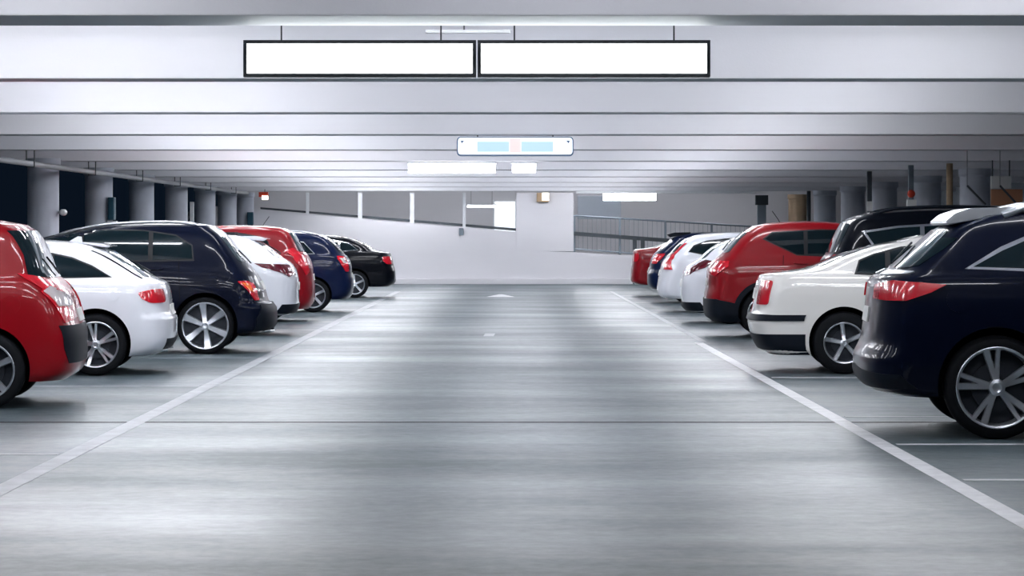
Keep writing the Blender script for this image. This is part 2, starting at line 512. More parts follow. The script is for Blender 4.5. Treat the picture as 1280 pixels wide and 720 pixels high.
        if plate and plate_z:
            pb = s.add('number_plate', [[(-.26, plate_z), (.26, plate_z), (.26, plate_z + .11), (-.26, plate_z + .11)]], s.map_rear(), M['plate'], off=.012, depth=.02)
        for sy in (1, -1):
            st = []
            for path in seams:
                for (a, b) in zip(path, path[1:]):
                    v = (Vector(b) - Vector(a)).normalized(); nn = Vector((-v.y, v.x)) * .005
                    A, B = Vector(a) - v * .004, Vector(b) + v * .004
                    st.append([tuple(A - nn), tuple(B - nn), tuple(B + nn), tuple(A + nn)])
            if st: s.add('door_seam', st, s.map_side(sy), M['seam'], off=.0015, depth=.004, step=.12)
            for (hx, hz) in handles:
                s.add('door_handle', [rounded([(hx, hz), (hx + .2, hz - .004), (hx + .2, hz + .028), (hx, hz + .034)], .5)], s.map_side(sy), s.paint, off=.028, depth=.03)
            if fuel and sy == s.near:
                fx, fz, fr_ = fuel
                s.add('fuel_flap', [[(fx + fr_ * math.cos(t * PI / 12), fz + fr_ * math.sin(t * PI / 12)) for t in range(24)]], s.map_side(sy), s.paint, off=.004, depth=.008)
            if mirror:
                bm = bmesh.new(); mx = L - 1.75
                y = s.map_side(sy)(mx, zb + .1, 0).y
                box(bm, mx - .08, mx + .06, y + sy * .03 - .0, y + sy * .22, zb + .04, zb + .19, .03)
                mo = link('side_mirror', bm, s.paint, s.root, angle=45)
                link('mirror_arm', bx(mx - .03, mx + .04, min(y - .03 * sy, y + .06 * sy), max(y - .03 * sy, y + .06 * sy), zb + .04, zb + .08, .01), M['trim'], mo)
        if wiper:
            wz0, wz1 = wiper; bm = bmesh.new(); mr = s.map_rear()
            pts = [mr(a, wz0 + (wz1 - wz0) * t, .03) for a, t in ((-.02, 0), (.10, .25), (.25, .5), (.42, .8))]
            tube(bm, pts, .009, 6); link('rear_wiper', bm, M['trim'], s.root, smooth=True)
    def rail(s, x0, x1, yf, mat, r=.017, h=.035, label=None):
        for sy in (1, -1):
            bm = bmesh.new(); pts = []
            n = 14
            for k in range(n + 1):
                x = x0 + (x1 - x0) * k / n; y = s.hw * yf * sy
                hz = s.bvh.ray_cast(Vector((x, y, 4)), Vector((0, 0, -1)))[0].z
                e = min(1, min(k, n - k) / 1.5); pts.append((x, y, hz + h * e - .006))
            tube(bm, pts, r, 8)
            o = link('roof_rail', bm, M[mat] if mat in M else s.paint, s.root, smooth=True)
            if label: o['label'] = label
    def fin(s, x):
        z = s.bvh.ray_cast(Vector((x, 0, 4)), Vector((0, 0, -1)))[0].z
        bm = bmesh.new(); prism(bm, [(x - .02, z - .01), (x + .17, z - .015), (x + .03, z + .065), (x - .01, z + .06)], -.016, .016)
        link('antenna_fin', bm, s.paint, s.root)
    def mast(s, x, h=.16):
        z = s.bvh.ray_cast(Vector((x, 0, 4)), Vector((0, 0, -1)))[0].z
        bm = bmesh.new(); tube(bm, [(x, 0, z - .01), (x - .02, 0, z + .03), (x - h * .7, 0, z + h)], .006, 6)
        link('antenna', bm, M['trim'], s.root)
    def spoiler(s, poly, yf, mat=None):
        bm = bmesh.new(); prism(bm, poly, -s.hw * yf, s.hw * yf)
        bmesh.ops.bevel(bm, geom=bm.edges[:], offset=.008, segments=2, affect='EDGES')
        return link('roof_spoiler', bm, mat or s.paint, s.root, angle=40)
    def exhaust(s, y, z, x=.12):
        bm = bmesh.new(); tube(bm, [(x - .06, y, z), (x + .35, y, z)], .03, 14); link('exhaust_pipe', bm, M['chrome'], s.root, smooth=True, angle=40)
    def arches(s, wid=.05, mat='trim'):
        for sy in (1, -1):
            for cx in s.wx:
                n = 30; a0, a1 = math.radians(-12), math.radians(192)
                r0, r1 = s.ra * .995, s.ra + wid
                bm = bmesh.new(); mp = s.map_side(sy)
                rows = [[], [], []]
                for k in range(n + 1):
                    t = a0 + (a1 - a0) * k / n
                    for q, (r, off) in enumerate(((r0, .012), (r1, .012), (r1, -.01))):
                        z = max(s.R + .012 + r * math.sin(t), s.rear[0][1] + .02); rows[q].append(bm.verts.new(mp(cx + r * math.cos(t), z, off)))
                for q in range(2):
                    for k in range(n): bm.faces.new((rows[q][k], rows[q][k + 1], rows[q + 1][k + 1], rows[q + 1][k]))
                link('wheel_arch_trim', bm, M[mat], s.root, angle=40)

def seams_for(o, z0, zt, b, c, f):
    """door outlines: rear door rear edge curving over the arch, B-pillar line, front door front edge"""
    return [[(b, zt), (b - .02, z0 + .42), (b + .12, z0 + .08)], [(c, zt), (c + .02, z0 + .06)], [(f, zt), (f + .05, z0 + .3), (f - .05, z0 + .06)],
            [(b + .12, z0 + .08), (f - .05, z0 + .06)]]

# ================================================================ CARS, LEFT ROW
# near red people carrier
c = Car('people_carrier', 'red people carrier nearest the camera in the left row, cut by the frame', 'car', 1.80, 4.30, 1.60, 1.0,
        [(.12, .23), (.03, .30), (0, .42), (0, .60), (.035, .75), (.09, .92), (.19, 1.06), (.25, 1.12), (.33, 1.32), (.42, 1.49), (.50, 1.54)],
        'red', .76, 2.7, .325, -1, 109, 512, cornr=.36, yaw=5)
c.windows([(.85, 1.08), (.95, 1.40), (1.3, 1.47), (2.0, 1.49), (2.5, 1.42), (3.05, 1.08), (2.0, 1.04)], [1.35, 2.2])
c.add('rear_window', [rounded([(-.66, 1.10), (.66, 1.10), (.58, 1.50), (-.58, 1.50)], .2)], c.map_rear(), M['glass_light'], off=.006)
c.both('rear_side_glass', [(-.22, 1.10), (.16, 1.12), (.10, 1.30), (.09, 1.50), (-.22, 1.50)], M['glass'], wrap=True, off=.005)
for sy in (1, -1):
    tl = c.add('tail_light', [[(-.5, .76), (-.05, .72), (.10, .90), (.25, 1.14), (.0, 1.10), (-.3, 1.02), (-.5, .98)]], c.map_wrap(sy), M['lamp_red'], off=.012, depth=.03)
    lc = c.add('lamp_lens', [[(-.45, .86), (0, .86), (.14, 1.0), (.04, 1.03), (-.42, .95)]], c.map_wrap(sy), M['lamp_clear'], off=.016, depth=.03, label='clear reversing lens', parent=tl)
c.wrapfull('bumper_panel', [(-.90, .38), (-.10, .38), (.04, .50), (.10, .70), (-.90, .70)], M['trim'], label='dark plastic centre panel of the bumper')
c.fittings(.72, seams=seams_for(0, .23, 1.08, 1.0, 2.05, 3.0), handles=[(1.15, .98), (2.15, .96)], wiper=(1.12, 1.30), fuel=(.55, .88, .08))

# white estate
c = Car('estate_car', 'white estate car with a fin aerial parked beside the near red people carrier', 'car', 1.80, 4.70, 1.43, .99,
        [(.2, .20), (.06, .27), (0, .40), (.0, .57), (.045, .66), (.06, .80), (.10, .95), (.24, 1.02), (.46, 1.17), (.66, 1.29), (.80, 1.335)],
        'white', .79, 2.8, .325, -1, 222, 470, yaw=4, spokes=5, style='double', wk=[.93, .97, .99, 1., 1., .995, .97, .915, .845, .77, .71], arch=.05)
c.windows([(.66, 1.035), (.84, 1.135), (1.05, 1.22), (1.35, 1.285), (1.9, 1.325), (2.55, 1.29), (3.3, 1.03), (2.0, 1.015)], [1.25, 2.25], gap=.04)
c.add('rear_window', [rounded([(-.66, 1.03), (.66, 1.03), (.55, 1.30), (-.55, 1.30)], .2)], c.map_rear(), M['glass_light'], off=.006)
c.both('tailgate_seam', [(.0, 1.01), (.04, 1.01), (.06, 1.16), (.07, 1.30), (.03, 1.30), (.02, 1.16)], M['seam'], wrap=True, off=.008)
c.both('tail_light', rounded([(-.32, .76), (.14, .755), (.25, .80), (.28, .87), (.05, .90), (-.32, .90)], .5), M['lamp_red'], wrap=True, off=.012, depth=.03)
c.wrapfull('bumper_valance', [(-.9, .27), (-.25, .27), (-.2, .38), (-.9, .38)], M['trim'])
c.spoiler([(.66, 1.352), (.70, 1.335), (.95, 1.375), (.98, 1.395), (.76, 1.378)], .56)
c.fittings(.62, seams=seams_for(0, .2, 1.03, 1.28, 2.25, 3.2), handles=[(1.36, .92), (2.35, .90)], wiper=(1.06, 1.2), fuel=(.62, .86, .085))
c.fin(1.02); c.exhaust(.5, .26, .12); c.exhaust(-.5, .26, .12)

# dark blue suv
c = Car('suv', 'dark navy SUV with six spoke alloy wheels beside the white estate car', 'car', 1.88, 4.65, 1.60, 1.12,
        [(.12, .26), (.03, .31), (0, .40), (.01, .56), (.09, .64), (.14, .80), (.22, .96), (.31, 1.07), (.47, 1.29), (.62, 1.48), (.74, 1.575)],
        'navy', .82, 2.75, .352, -1, 345, 443, spokes=6, style='wide', rr=.285, arch=.04)
c.windows([(.98, 1.17), (1.0, 1.34), (1.2, 1.46), (1.6, 1.52), (2.3, 1.53), (2.7, 1.47), (3.35, 1.17), (2.2, 1.15)], [1.5, 2.35])
c.add('rear_window', [rounded([(-.68, 1.14), (.68, 1.14), (.60, 1.46), (-.60, 1.46)], .2)], c.map_rear(), M['glass_light'], off=.006)
for sy in (1, -1):
    tl = c.add('tail_light', [rounded([(-.16, .66), (.02, .66), (.12, .76), (.24, .90), (.02, .90), (-.16, .86)], .3)], c.map_wrap(sy), M['lamp_red'], off=.012, depth=.03)
    c.add('lamp_lens', [[(-.02, .76), (.10, .78), (.19, .88), (.04, .87)]], c.map_wrap(sy), M['lamp_orange'], off=.016, depth=.03, label='orange indicator lens', parent=tl)
c.wrapfull('bumper', [(-.94, .30), (.15, .30), (.15, .44), (.0, .60), (-.94, .60)], M['trim'], off=.02, depth=.05, label='black plastic lower bumper')
c.fittings(.78, seams=seams_for(0, .26, 1.15, 1.15, 2.3, 3.25), handles=[(1.35, 1.04), (2.4, 1.02)], wiper=(1.1, 1.3), fuel=(.6, .98, .09))
c.rail(.95, 2.7, .66, 'silver', label='silver roof rail'); c.exhaust(.45, .28, .05)

# white hatchback
c = Car('hatchback', 'white hatchback with dark angular tail lights behind the navy SUV in the left row', 'car', 1.78, 4.3, 1.50, 1.02,
        [(.1, .30), (.03, .35), (0, .45), (0, .6), (.0, .78), (.03, .93), (.13, 1.07), (.25, 1.15), (.40, 1.27), (.54, 1.36), (.64, 1.405)],
        'white', .80, 2.65, .32, -1, 374, 420)
c.windows([(.80, 1.12), (.95, 1.28), (1.4, 1.36), (2.2, 1.37), (3.0, 1.08), (2.0, 1.06)], [1.3, 2.1])
c.add('rear_window', [rounded([(-.66, 1.15), (.66, 1.15), (.56, 1.36), (-.56, 1.36)], .2)], c.map_rear(), M['glass_light'], off=.006)
c.both('tail_light', [(-.42, .90), (.0, .86), (.44, 1.00), (.50, 1.06), (.1, 1.04), (-.42, 1.03)], M['lamp_darkred'], wrap=True, off=.012, depth=.03)
c.spoiler([(.44, 1.42), (.5, 1.385), (.9, 1.43), (.9, 1.46), (.6, 1.46)], .62)
c.wrapfull('bumper', [(-.9, .33), (.3, .33), (.2, .46), (-.9, .46)], M['trim'], off=.012, label='black lower bumper')
c.fittings(.66, seams=seams_for(0, .3, 1.06, .95, 2.05, 3.0), handles=[(1.15, .98), (2.15, .96)], wiper=(1.18, 1.32))

# red mpv further on
c = Car('people_carrier', 'red people carrier standing between the white hatchback and a dark blue estate', 'car', 1.82, 4.4, 1.65, 1.08,
        [(.1, .22), (.03, .30), (0, .42), (0, .60), (.02, .75), (.04, .95), (.11, 1.12), (.18, 1.20), (.28, 1.38), (.38, 1.53), (.46, 1.575)],
        'darkred', .8, 2.7, .325, -1, 394, 403)
c.windows([(.72, 1.16), (.80, 1.42), (1.3, 1.51), (2.2, 1.52), (3.05, 1.14), (2.0, 1.12)], [1.3, 2.15])
c.add('rear_window', [rounded([(-.68, 1.2), (.68, 1.2), (.60, 1.52), (-.60, 1.52)], .2)], c.map_rear(), M['glass_light'], off=.006)
c.both('tail_light', [(-.22, .84), (.0, .80), (.22, 1.00), (.30, 1.22), (.1, 1.26), (-.16, 1.1)], M['lamp_red'], wrap=True, off=.012, depth=.03)
c.fittings(.7, seams=seams_for(0, .22, 1.14, .95, 2.1, 3.0), handles=[(1.1, 1.03), (2.2, 1.01)], wiper=(1.22, 1.4)); c.mast(.9)

# dark blue estate
c = Car('estate_car', 'dark blue estate car with a pale tail light beyond the second red people carrier', 'car', 1.80, 4.5, 1.56, 1.04,
        [(.1, .25), (.03, .32), (0, .45), (0, .6), (.03, .75), (.04, .9), (.11, 1.05), (.18, 1.12), (.33, 1.29), (.48, 1.43), (.58, 1.475)],
        'blue', .76, 2.7, .32, -1, 442, 390.5)
c.windows([(.75, 1.13), (.95, 1.34), (1.4, 1.42), (2.2, 1.43), (3.05, 1.10), (2.0, 1.08)], [1.3, 2.15], 'chrome', sw=.012)
c.add('rear_window', [rounded([(-.66, 1.14), (.66, 1.14), (.56, 1.42), (-.56, 1.42)], .2)], c.map_rear(), M['glass'], off=.006)
for sy in (1, -1):
    tl = c.add('tail_light', [rounded([(-.22, .78), (.02, .78), (.15, .9), (.2, 1.08), (-.2, 1.06)], .3)], c.map_wrap(sy), M['lamp_red'], off=.012, depth=.03)
    c.add('lamp_lens', [[(-.14, .94), (.06, .94), (.12, 1.04), (-.12, 1.03)]], c.map_wrap(sy), M['lamp_clear'], off=.016, depth=.03, label='clear lens', parent=tl)
c.fittings(.64, seams=seams_for(0, .25, 1.1, 1.0, 2.1, 3.0), handles=[(1.15, 1.0), (2.2, .98)])
c.rail(.75, 2.4, .68, 'silver')

# black saloon, far end
SED = [.93, .97, .99, 1., 1., .995, .965, .92, .84, .77, .70]
c = Car('saloon_car', 'black saloon car last in the left row, near the white end wall', 'car', 1.80, 4.7, 1.50, 1.0,
        [(.15, .27), (.04, .33), (0, .42), (.01, .6), (.05, .75), (.09, .93), (.13, 1.06), (.48, 1.13), (.72, 1.28), (.95, 1.38), (1.15, 1.42)],
        'black', .98, 2.75, .325, -1, 495, 372.5, wk=SED)
c.windows([(.92, 1.14), (1.12, 1.29), (1.5, 1.37), (2.3, 1.38), (3.1, 1.10), (2.0, 1.07)], [1.35, 2.2], 'chrome', sw=.014)
c.add('rear_window', [rounded([(-.64, 1.16), (.64, 1.16), (.54, 1.37), (-.54, 1.37)], .2)], c.map_rear(), M['glass'], off=.006)
c.both('tail_light', rounded([(-.36, .80), (.12, .80), (.24, .88), (.22, .98), (-.36, .98)], .3), M['lamp_red'], wrap=True, off=.012, depth=.03)
c.fittings(.74, seams=seams_for(0, .27, 1.1, 1.15, 2.2, 3.1), handles=[(1.35, .98), (2.3, .96)])

# ================================================================ CARS, RIGHT ROW
# near navy suv
c = Car('suv', 'dark navy SUV with chrome edged windows nearest the camera in the right row', 'car', 1.92, 4.85, 1.70, 1.16,
        [(.22, .30), (.08, .34), (.0, .44), (0, .55), (.055, .68), (.085, .88), (.115, 1.12), (.26, 1.21), (.45, 1.37), (.63, 1.52), (.78, 1.58)],
        'navy', .95, 2.85, .372, 1, 1066, 550, yaw=4, spokes=5, style='double', rr=.288, cornr=.38,
        wk=[.92, .97, .99, 1., 1., .995, .965, .92, .84, .77, .72], arch=.05)
c.windows([(.79, 1.235), (1.0, 1.35), (1.22, 1.445), (1.7, 1.52), (2.5, 1.52), (2.95, 1.44), (3.55, 1.20), (2.2, 1.19)], [1.62, 2.5], 'chrome', sw=.03)
c.add('rear_window', [rounded([(-.72, 1.22), (.72, 1.22), (.62, 1.50), (-.62, 1.50)], .2)], c.map_rear(), M['glass_light'], off=.006)
c.both('rear_side_glass', [(-.2, 1.22), (.05, 1.24), (.10, 1.36), (.09, 1.44), (-.2, 1.44)], M['glass'], wrap=True, off=.005)
c.both('tail_light', [(-.46, 1.0), (-.1, .99), (.2, .99), (.38, 1.05), (.48, 1.105), (.3, 1.12), (-.05, 1.13), (-.46, 1.10)], M['lamp_red'], wrap=True, off=.014, depth=.03)
c.wrapfull('bumper_valance', [(-.96, .36), (.35, .36), (.25, .46), (-.96, .50)], M['trim'])
c.both('tailgate_lip', rounded([(-.7, 1.165), (.12, 1.175), (.14, 1.195), (-.7, 1.20)], .3), M['silver'], wrap=True, off=.012, depth=.02, label='bright strip above the tail light')
c.spoiler([(.61, 1.56), (.63, 1.535), (.95, 1.60), (1.12, 1.64), (1.12, 1.665), (.80, 1.66), (.68, 1.62)], .68, M['silver'])['label'] = 'roof spoiler coloured silver for a reflection on dark paint'  # silver colour stands in for light reflected off the dark roof
c.fittings(.82, seams=seams_for(0, .3, 1.2, 1.3, 2.45, 3.4), handles=[(1.5, 1.08), (2.6, 1.06)], wiper=(1.23, 1.42), fuel=(.68, 1.0, .09))
c.rail(1.02, 2.9, .72, 'silver', r=.03, h=.06, label='silver roof rail')

# cream saloon
c = Car('saloon_car', 'white saloon car with black bumper strip and five spoke wheels beside the near navy SUV', 'car', 1.74, 4.55, 1.47, 1.0,
        [(.22, .20), (.12, .24), (.04, .38), (0, .55), (.045, .66), (.09, .9), (.14, 1.04), (.60, 1.105), (.98, 1.25), (1.32, 1.355), (1.62, 1.40)],
        'cream', .99, 2.6, .33, 1, 934, 468, yaw=3.5, wk=SED, rr=.215, spokes=5, style='single', cornr=.32)
c.windows([(1.12, 1.07), (1.16, 1.19), (1.32, 1.26), (1.6, 1.33), (2.1, 1.37), (2.5, 1.33), (3.1, 1.05), (2.0, 1.03)], [1.45, 2.15])
c.add('rear_window', [rounded([(-.62, 1.14), (.62, 1.14), (.52, 1.34), (-.52, 1.34)], .2)], c.map_rear(), M['glass_light'], off=.006)
c.both('tail_light', rounded([(-.30, .73), (.10, .73), (.105, .985), (-.30, .985)], .25), M['lamp_red'], wrap=True, off=.012, depth=.03)
c.wrapfull('bumper_strip', [(-.87, .56), (.56, .56), (.56, .625), (-.87, .625)], M['trim'], off=.014, depth=.03, label='black rubbing strip')
c.wrapfull('bumper_valance', [(-.87, .205), (.52, .205), (.56, .42), (-.87, .42)], M['trim'], off=.006)
c.fittings(.78, seams=seams_for(0, .2, 1.04, 1.38, 2.15, 3.0), handles=[(1.5, .93), (2.25, .91)], fuel=(.72, .86, .085), plate=True)
c.add('badge', [[(.04 * math.cos(t * PI / 8), .93 + .04 * math.sin(t * PI / 8)) for t in range(16)]], c.map_rear(), M['chrome'], off=.012)

# tall black suv
c = Car('suv', 'tall black SUV with pale window strip between the white saloon and the red SUV', 'car', 1.90, 4.8, 1.82, 1.2,
        [(.12, .30), (.03, .36), (0, .5), (0, .65), (.05, .8), (.07, .95), (.12, 1.15), (.17, 1.22), (.28, 1.45), (.40, 1.65), (.50, 1.70)],
        'black', .95, 2.8, .36, 1, 1014, 442, arch=.06)
c.windows([(.75, 1.28), (.60, 1.50), (1.0, 1.56), (1.8, 1.61), (2.6, 1.61), (3.4, 1.28), (2.2, 1.25)], [1.3, 2.2], 'chrome', sw=.028)
c.add('rear_window', [rounded([(-.70, 1.25), (.70, 1.25), (.62, 1.62), (-.62, 1.62)], .2)], c.map_rear(), M['glass'], off=.006)
c.both('tail_light', rounded([(-.22, .95), (.1, .95), (.16, 1.05), (.14, 1.22), (-.2, 1.22)], .3), M['lamp_red'], wrap=True, off=.012, depth=.03)
c.fittings(.8, seams=seams_for(0, .3, 1.27, 1.15, 2.25, 3.3), handles=[(1.3, 1.12), (2.35, 1.1)])
c.rail(.7, 2.8, .68, 'trim', r=.02, h=.05)

# red suv
c = Car('suv', 'bright red SUV with black lower bumper beyond the white saloon', 'car', 1.82, 4.4, 1.68, 1.12,
        [(.12, .24), (.03, .30), (0, .42), (0, .58), (.03, .75), (.04, .95), (.12, 1.08), (.26, 1.21), (.44, 1.41), (.59, 1.54), (.68, 1.595)],
        'red', .84, 2.65, .345, 1, 880, 423)
c.windows([(.84, 1.42), (.95, 1.50), (1.6, 1.54), (2.3, 1.53), (3.1, 1.20), (2.2, 1.16), (1.3, 1.20)], [1.42, 2.15])
c.add('rear_window', [rounded([(-.66, 1.22), (.66, 1.22), (.58, 1.52), (-.58, 1.52)], .2)], c.map_rear(), M['glass_light'], off=.006)
c.both('tail_light', [(-.34, .92), (.0, .88), (.24, 1.02), (.16, 1.10), (-.32, 1.10)], M['lamp_red'], wrap=True, off=.012, depth=.03)
c.wrapfull('bumper', [(-.9, .245), (.44, .245), (.42, .50), (.1, .56), (-.9, .56)], M['trim'], off=.015, depth=.03, label='black plastic lower bumper')
c.arches(.07)
c.fittings(.74, seams=seams_for(0, .24, 1.18, 1.1, 2.15, 3.1), handles=[(1.25, 1.06), (2.25, 1.04)], wiper=(1.24, 1.42)); c.mast(1.1)

# white hatch with dark rear lights
c = Car('hatchback', 'white hatchback with dark triangular tail lights left of the bright red SUV', 'car', 1.76, 4.3, 1.50, 1.0,
        [(.12, .20), (.04, .26), (.02, .38), (0, .58), (.03, .76), (.09, .93), (.22, 1.02), (.33, 1.09), (.50, 1.24), (.70, 1.36), (.84, 1.41)],
        'white', .80, 2.65, .32, 1, 850, 405)
c.windows([(.95, 1.10), (1.05, 1.25), (1.5, 1.34), (2.2, 1.36), (3.0, 1.06), (2.0, 1.04)], [1.4, 2.15])
c.add('rear_window', [rounded([(-.66, 1.08), (.66, 1.08), (.56, 1.36), (-.56, 1.36)], .2)], c.map_rear(), M['glass_light'], off=.006)
c.both('tail_light', [(-.30, .80), (-.02, .82), (.30, .93), (.32, 1.04), (.10, 1.06), (-.05, .95)], M['lamp_darkred'], wrap=True, off=.012, depth=.03)
c.wrapfull('bumper', [(-.9, .22), (.4, .22), (.3, .36), (-.9, .36)], M['trim'], off=.012, label='black lower bumper')
c.fittings(.62, seams=seams_for(0, .2, 1.04, 1.0, 2.1, 3.0), handles=[(1.2, .96), (2.2, .94)])

# white hatch with almond window
c = Car('hatchback', 'white hatchback with an almond shaped rear side window and tall red tail lights', 'car', 1.78, 4.4, 1.55, 1.05,
        [(.12, .27), (.03, .33), (0, .45), (.02, .6), (.05, .76), (.10, .95), (.20, 1.08), (.28, 1.16), (.40, 1.29), (.55, 1.41), (.66, 1.455)],
        'white', .85, 2.65, .32, 1, 821, 391)
c.windows([(.62, 1.17), (.70, 1.27), (.95, 1.36), (1.5, 1.42), (2.2, 1.43), (3.05, 1.11), (2.0, 1.08), (1.0, 1.10)], [1.35, 2.15])
c.add('rear_window', [rounded([(-.66, 1.16), (.66, 1.16), (.56, 1.40), (-.56, 1.40)], .2)], c.map_rear(), M['glass'], off=.006)
c.both('tail_light', [(-.18, .82), (.22, .82), (.10, 1.00), (.06, 1.32), (-.06, 1.32), (-.16, 1.05)], M['lamp_red'], wrap=True, off=.012, depth=.03)
c.fittings(.7, seams=seams_for(0, .27, 1.08, 1.0, 2.1, 3.0), handles=[(1.2, 1.0), (2.2, .98)])

# dark blue hatch
c = Car('hatchback', 'dark blue hatchback with a dark roof spoiler beyond the two white hatchbacks', 'car', 1.78, 4.3, 1.56, 1.05,
        [(.1, .30), (.03, .35), (0, .45), (0, .6), (.04, .75), (.08, .95), (.16, 1.08), (.26, 1.18), (.42, 1.31), (.58, 1.44), (.70, 1.475)],
        'blue', .85, 2.6, .32, 1, 809, 379)
c.windows([(.85, 1.15), (.98, 1.35), (1.5, 1.43), (2.2, 1.44), (3.0, 1.12), (2.0, 1.1)], [1.4, 2.1])
c.add('rear_window', [rounded([(-.66, 1.18), (.66, 1.18), (.56, 1.42), (-.56, 1.42)], .2)], c.map_rear(), M['glass'], off=.006)
c.both('tail_light', [(-.30, .86), (.08, .86), (.20, .96), (.24, 1.08), (-.2, 1.06)], M['lamp_red'], wrap=True, off=.012, depth=.03)
c.spoiler([(.44, 1.50), (.50, 1.44), (.95, 1.52), (.95, 1.55), (.60, 1.545)], .66, M['trim'])
c.fittings(.66, seams=seams_for(0, .3, 1.1, 1.0, 2.1, 2.95), handles=[(1.2, 1.0), (2.2, .98)])

# red saloon, far end
c = Car('saloon_car', 'dark red saloon car last in the right row, nearest the end wall', 'car', 1.78, 4.6, 1.48, 1.05,
        [(.15, .28), (.04, .33), (0, .42), (.01, .6), (.03, .75), (.05, .95), (.07, 1.12), (.50, 1.19), (.85, 1.30), (1.15, 1.38), (1.35, 1.41)],
        'darkred', .98, 2.65, .32, 1, 788, 370.5, wk=SED, cornr=.34)
c.windows([(1.05, 1.17), (1.25, 1.31), (1.6, 1.36), (2.3, 1.37), (3.1, 1.12), (2.0, 1.1)], [1.45, 2.2])
c.add('rear_window', [rounded([(-.62, 1.21), (.62, 1.21), (.52, 1.36), (-.52, 1.36)], .2)], c.map_rear(), M['glass'], off=.006)
c.both('tail_light', rounded([(-.34, .84), (.06, .84), (.14, .92), (.12, 1.04), (-.34, 1.04)], .3), M['lamp_red'], wrap=True, off=.012, depth=.03)
c.fittings(.74, seams=seams_for(0, .28, 1.1, 1.2, 2.2, 3.1), handles=[(1.35, 1.0), (2.3, .98)])

# ================================================================ BUILDING
YW = F * EYE / (355 - VY)      # end wall
struct('floor', bx(-26, 26, -16, YW + 12, -.25, 0), M['floor'])
CZ, SLAB = 2.80, 3.28
struct('ceiling', bx(-9.4, 13.5, -15, YW + 6, SLAB, SLAB + .25), M['slab'])
NB = 11; PITCH = 3.16 * K; I0 = 4
ordn = ['nearest', 'second', 'third', 'fourth', 'fifth', 'sixth', 'seventh', 'eighth', 'ninth', 'tenth', 'eleventh']
bk = [8.70 * K + PITCH * k for k in range(-4, NB)]
for i, yb in enumerate(bk):
    wd = .78 if i == I0 else .50
    o = link('ceiling_beam', bx(-9.2, 13.2, yb - wd, yb, CZ, SLAB, .012), M['beam'])
    k = i - I0
    tag(o, ('white concrete ceiling beam, %s one seen from the camera, crossing the aisle' % ordn[k]) if k >= 0 else 'white concrete ceiling beam behind the camera, crossing the aisle', 'beam', 'ceiling beams across the aisle' if k < 0 else 'ceiling beams in view')
# edge beams over the column rows and outer walls
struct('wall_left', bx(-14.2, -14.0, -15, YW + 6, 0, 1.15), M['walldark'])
struct('wall_right', bx(13.2, 13.45, -15, YW + 6, 0, SLAB), M['wallgrey'])
struct('wall_front', bx(-14, 13.3, -15.6, -15.3, 0, SLAB), M['wallwhite'])

# columns
def column(x, y, r, label, group, mat='column'):
    bm = bmesh.new()
    lathe(bm, [(0, r + .03), (.10, r + .03), (.12, r), (CZ - .16, r), (CZ - .12, r + .03), (CZ - .0, r + .03)], 40, axis='z', c=(x, y, 0))
    return tag(link('concrete_column', bm, M[mat], angle=30), label, 'column', group)
nx = ['leftmost', 'second', 'third', 'fourth', 'fifth', 'sixth', 'seventh']
lcols = []
for k in range(7):
    px = [54, 123.5, 177, 220.5, 256.5, 284, 306][k]
    d = 8.0 * F / (VX - px); lcols.append(d)
    column(-8.0, d, .27, 'round grey concrete column, %s of the row along the left side' % (nx[k] + (' from the left' if k else '')), 'round columns in the left row')
nr = ['rightmost', 'second from the right', 'third from the right', 'fourth from the right', 'fifth from the right', 'sixth from the right']
for k in range(6):
    px = [1220, 1158, 1105, 1066, 1031, 998][k]
    d = 9.3 * F / (px - VX)
    column(9.3, d, .32, 'round blue grey concrete column, %s along the right side' % nr[k] if k < 5 else 'round tan coloured column at the far end of the right side', 'round columns in the right row', 'column' if k < 5 else 'tan')

# pipe along the left side
bm = bmesh.new()
tube(bm, [(-7.45, 3, 2.45), (-7.45, 20.0 * K, 2.585), (-7.45, 39 * K, 2.70)], .045, 12)
pr = thing('overhead_pipe', 'long grey pipe running under the beams in front of the left columns', 'pipe', (0, 0, 0))
link('pipe', bm, M['pipe'], pr, smooth=True)
for k in range(9):
    yb = bk[I0 + 1 + k] - .17; z = (2.585 + (yb - 20 * K) * .115 / (19 * K)) if yb > 20 * K else 2.45 + (yb - 3) * .135 / (20 * K - 3)
    bm = bmesh.new(); box(bm, -7.52, -7.38, yb - .02, yb + .02, z - .06, z - .045); box(bm, -7.52, -7.505, yb - .02, yb + .02, z - .06, CZ); box(bm, -7.395, -7.38, yb - .02, yb + .02, z - .06, CZ)
    link('pipe_hanger', bm, M['dark_metal'], pr)

# wall mounted bits on left columns
def boxed(name, label, cat, x0, x1, y0, y1, z0, z1, mat, bev=.01, inner=None):
    o = link(name, bx(x0, x1, y0, y1, z0, z1, bev), M[mat]); tag(o, label, cat); return o
y = lcols[1]; r = thing('hose_cabinet', 'dark teal cabinet fixed to the second column from the left', 'cabinet', (-7.72, y - .12, 0))
link('cabinet_body', bx(-.06, .06, -.16, .10, 1.78, 2.22, .01), M['teal'], r); link('cabinet_door', bx(-.045, .045, -.175, -.158, 1.80, 2.20, .004), M['teal'], r)
link('cabinet_shelf', bx(-.07, .10, -.16, .06, 1.72, 1.76, .004), M['white_metal'], r)
y = lcols[6]; r = thing('hose_cabinet', 'small dark teal cabinet on the last column of the left row', 'cabinet', (-7.80, y - .26, 0))
link('cabinet_body', bx(-.09, .09, -.13, .06, 1.80, 2.20, .01), M['teal'], r); link('cabinet_door', bx(-.07, .07, -.145, -.128, 1.82, 2.18, .004), M['teal'], r)
y = lcols[0]; r = thing('security_camera', 'small white camera on the side of the leftmost column', 'camera', (-7.72, y - .05, 1.87))
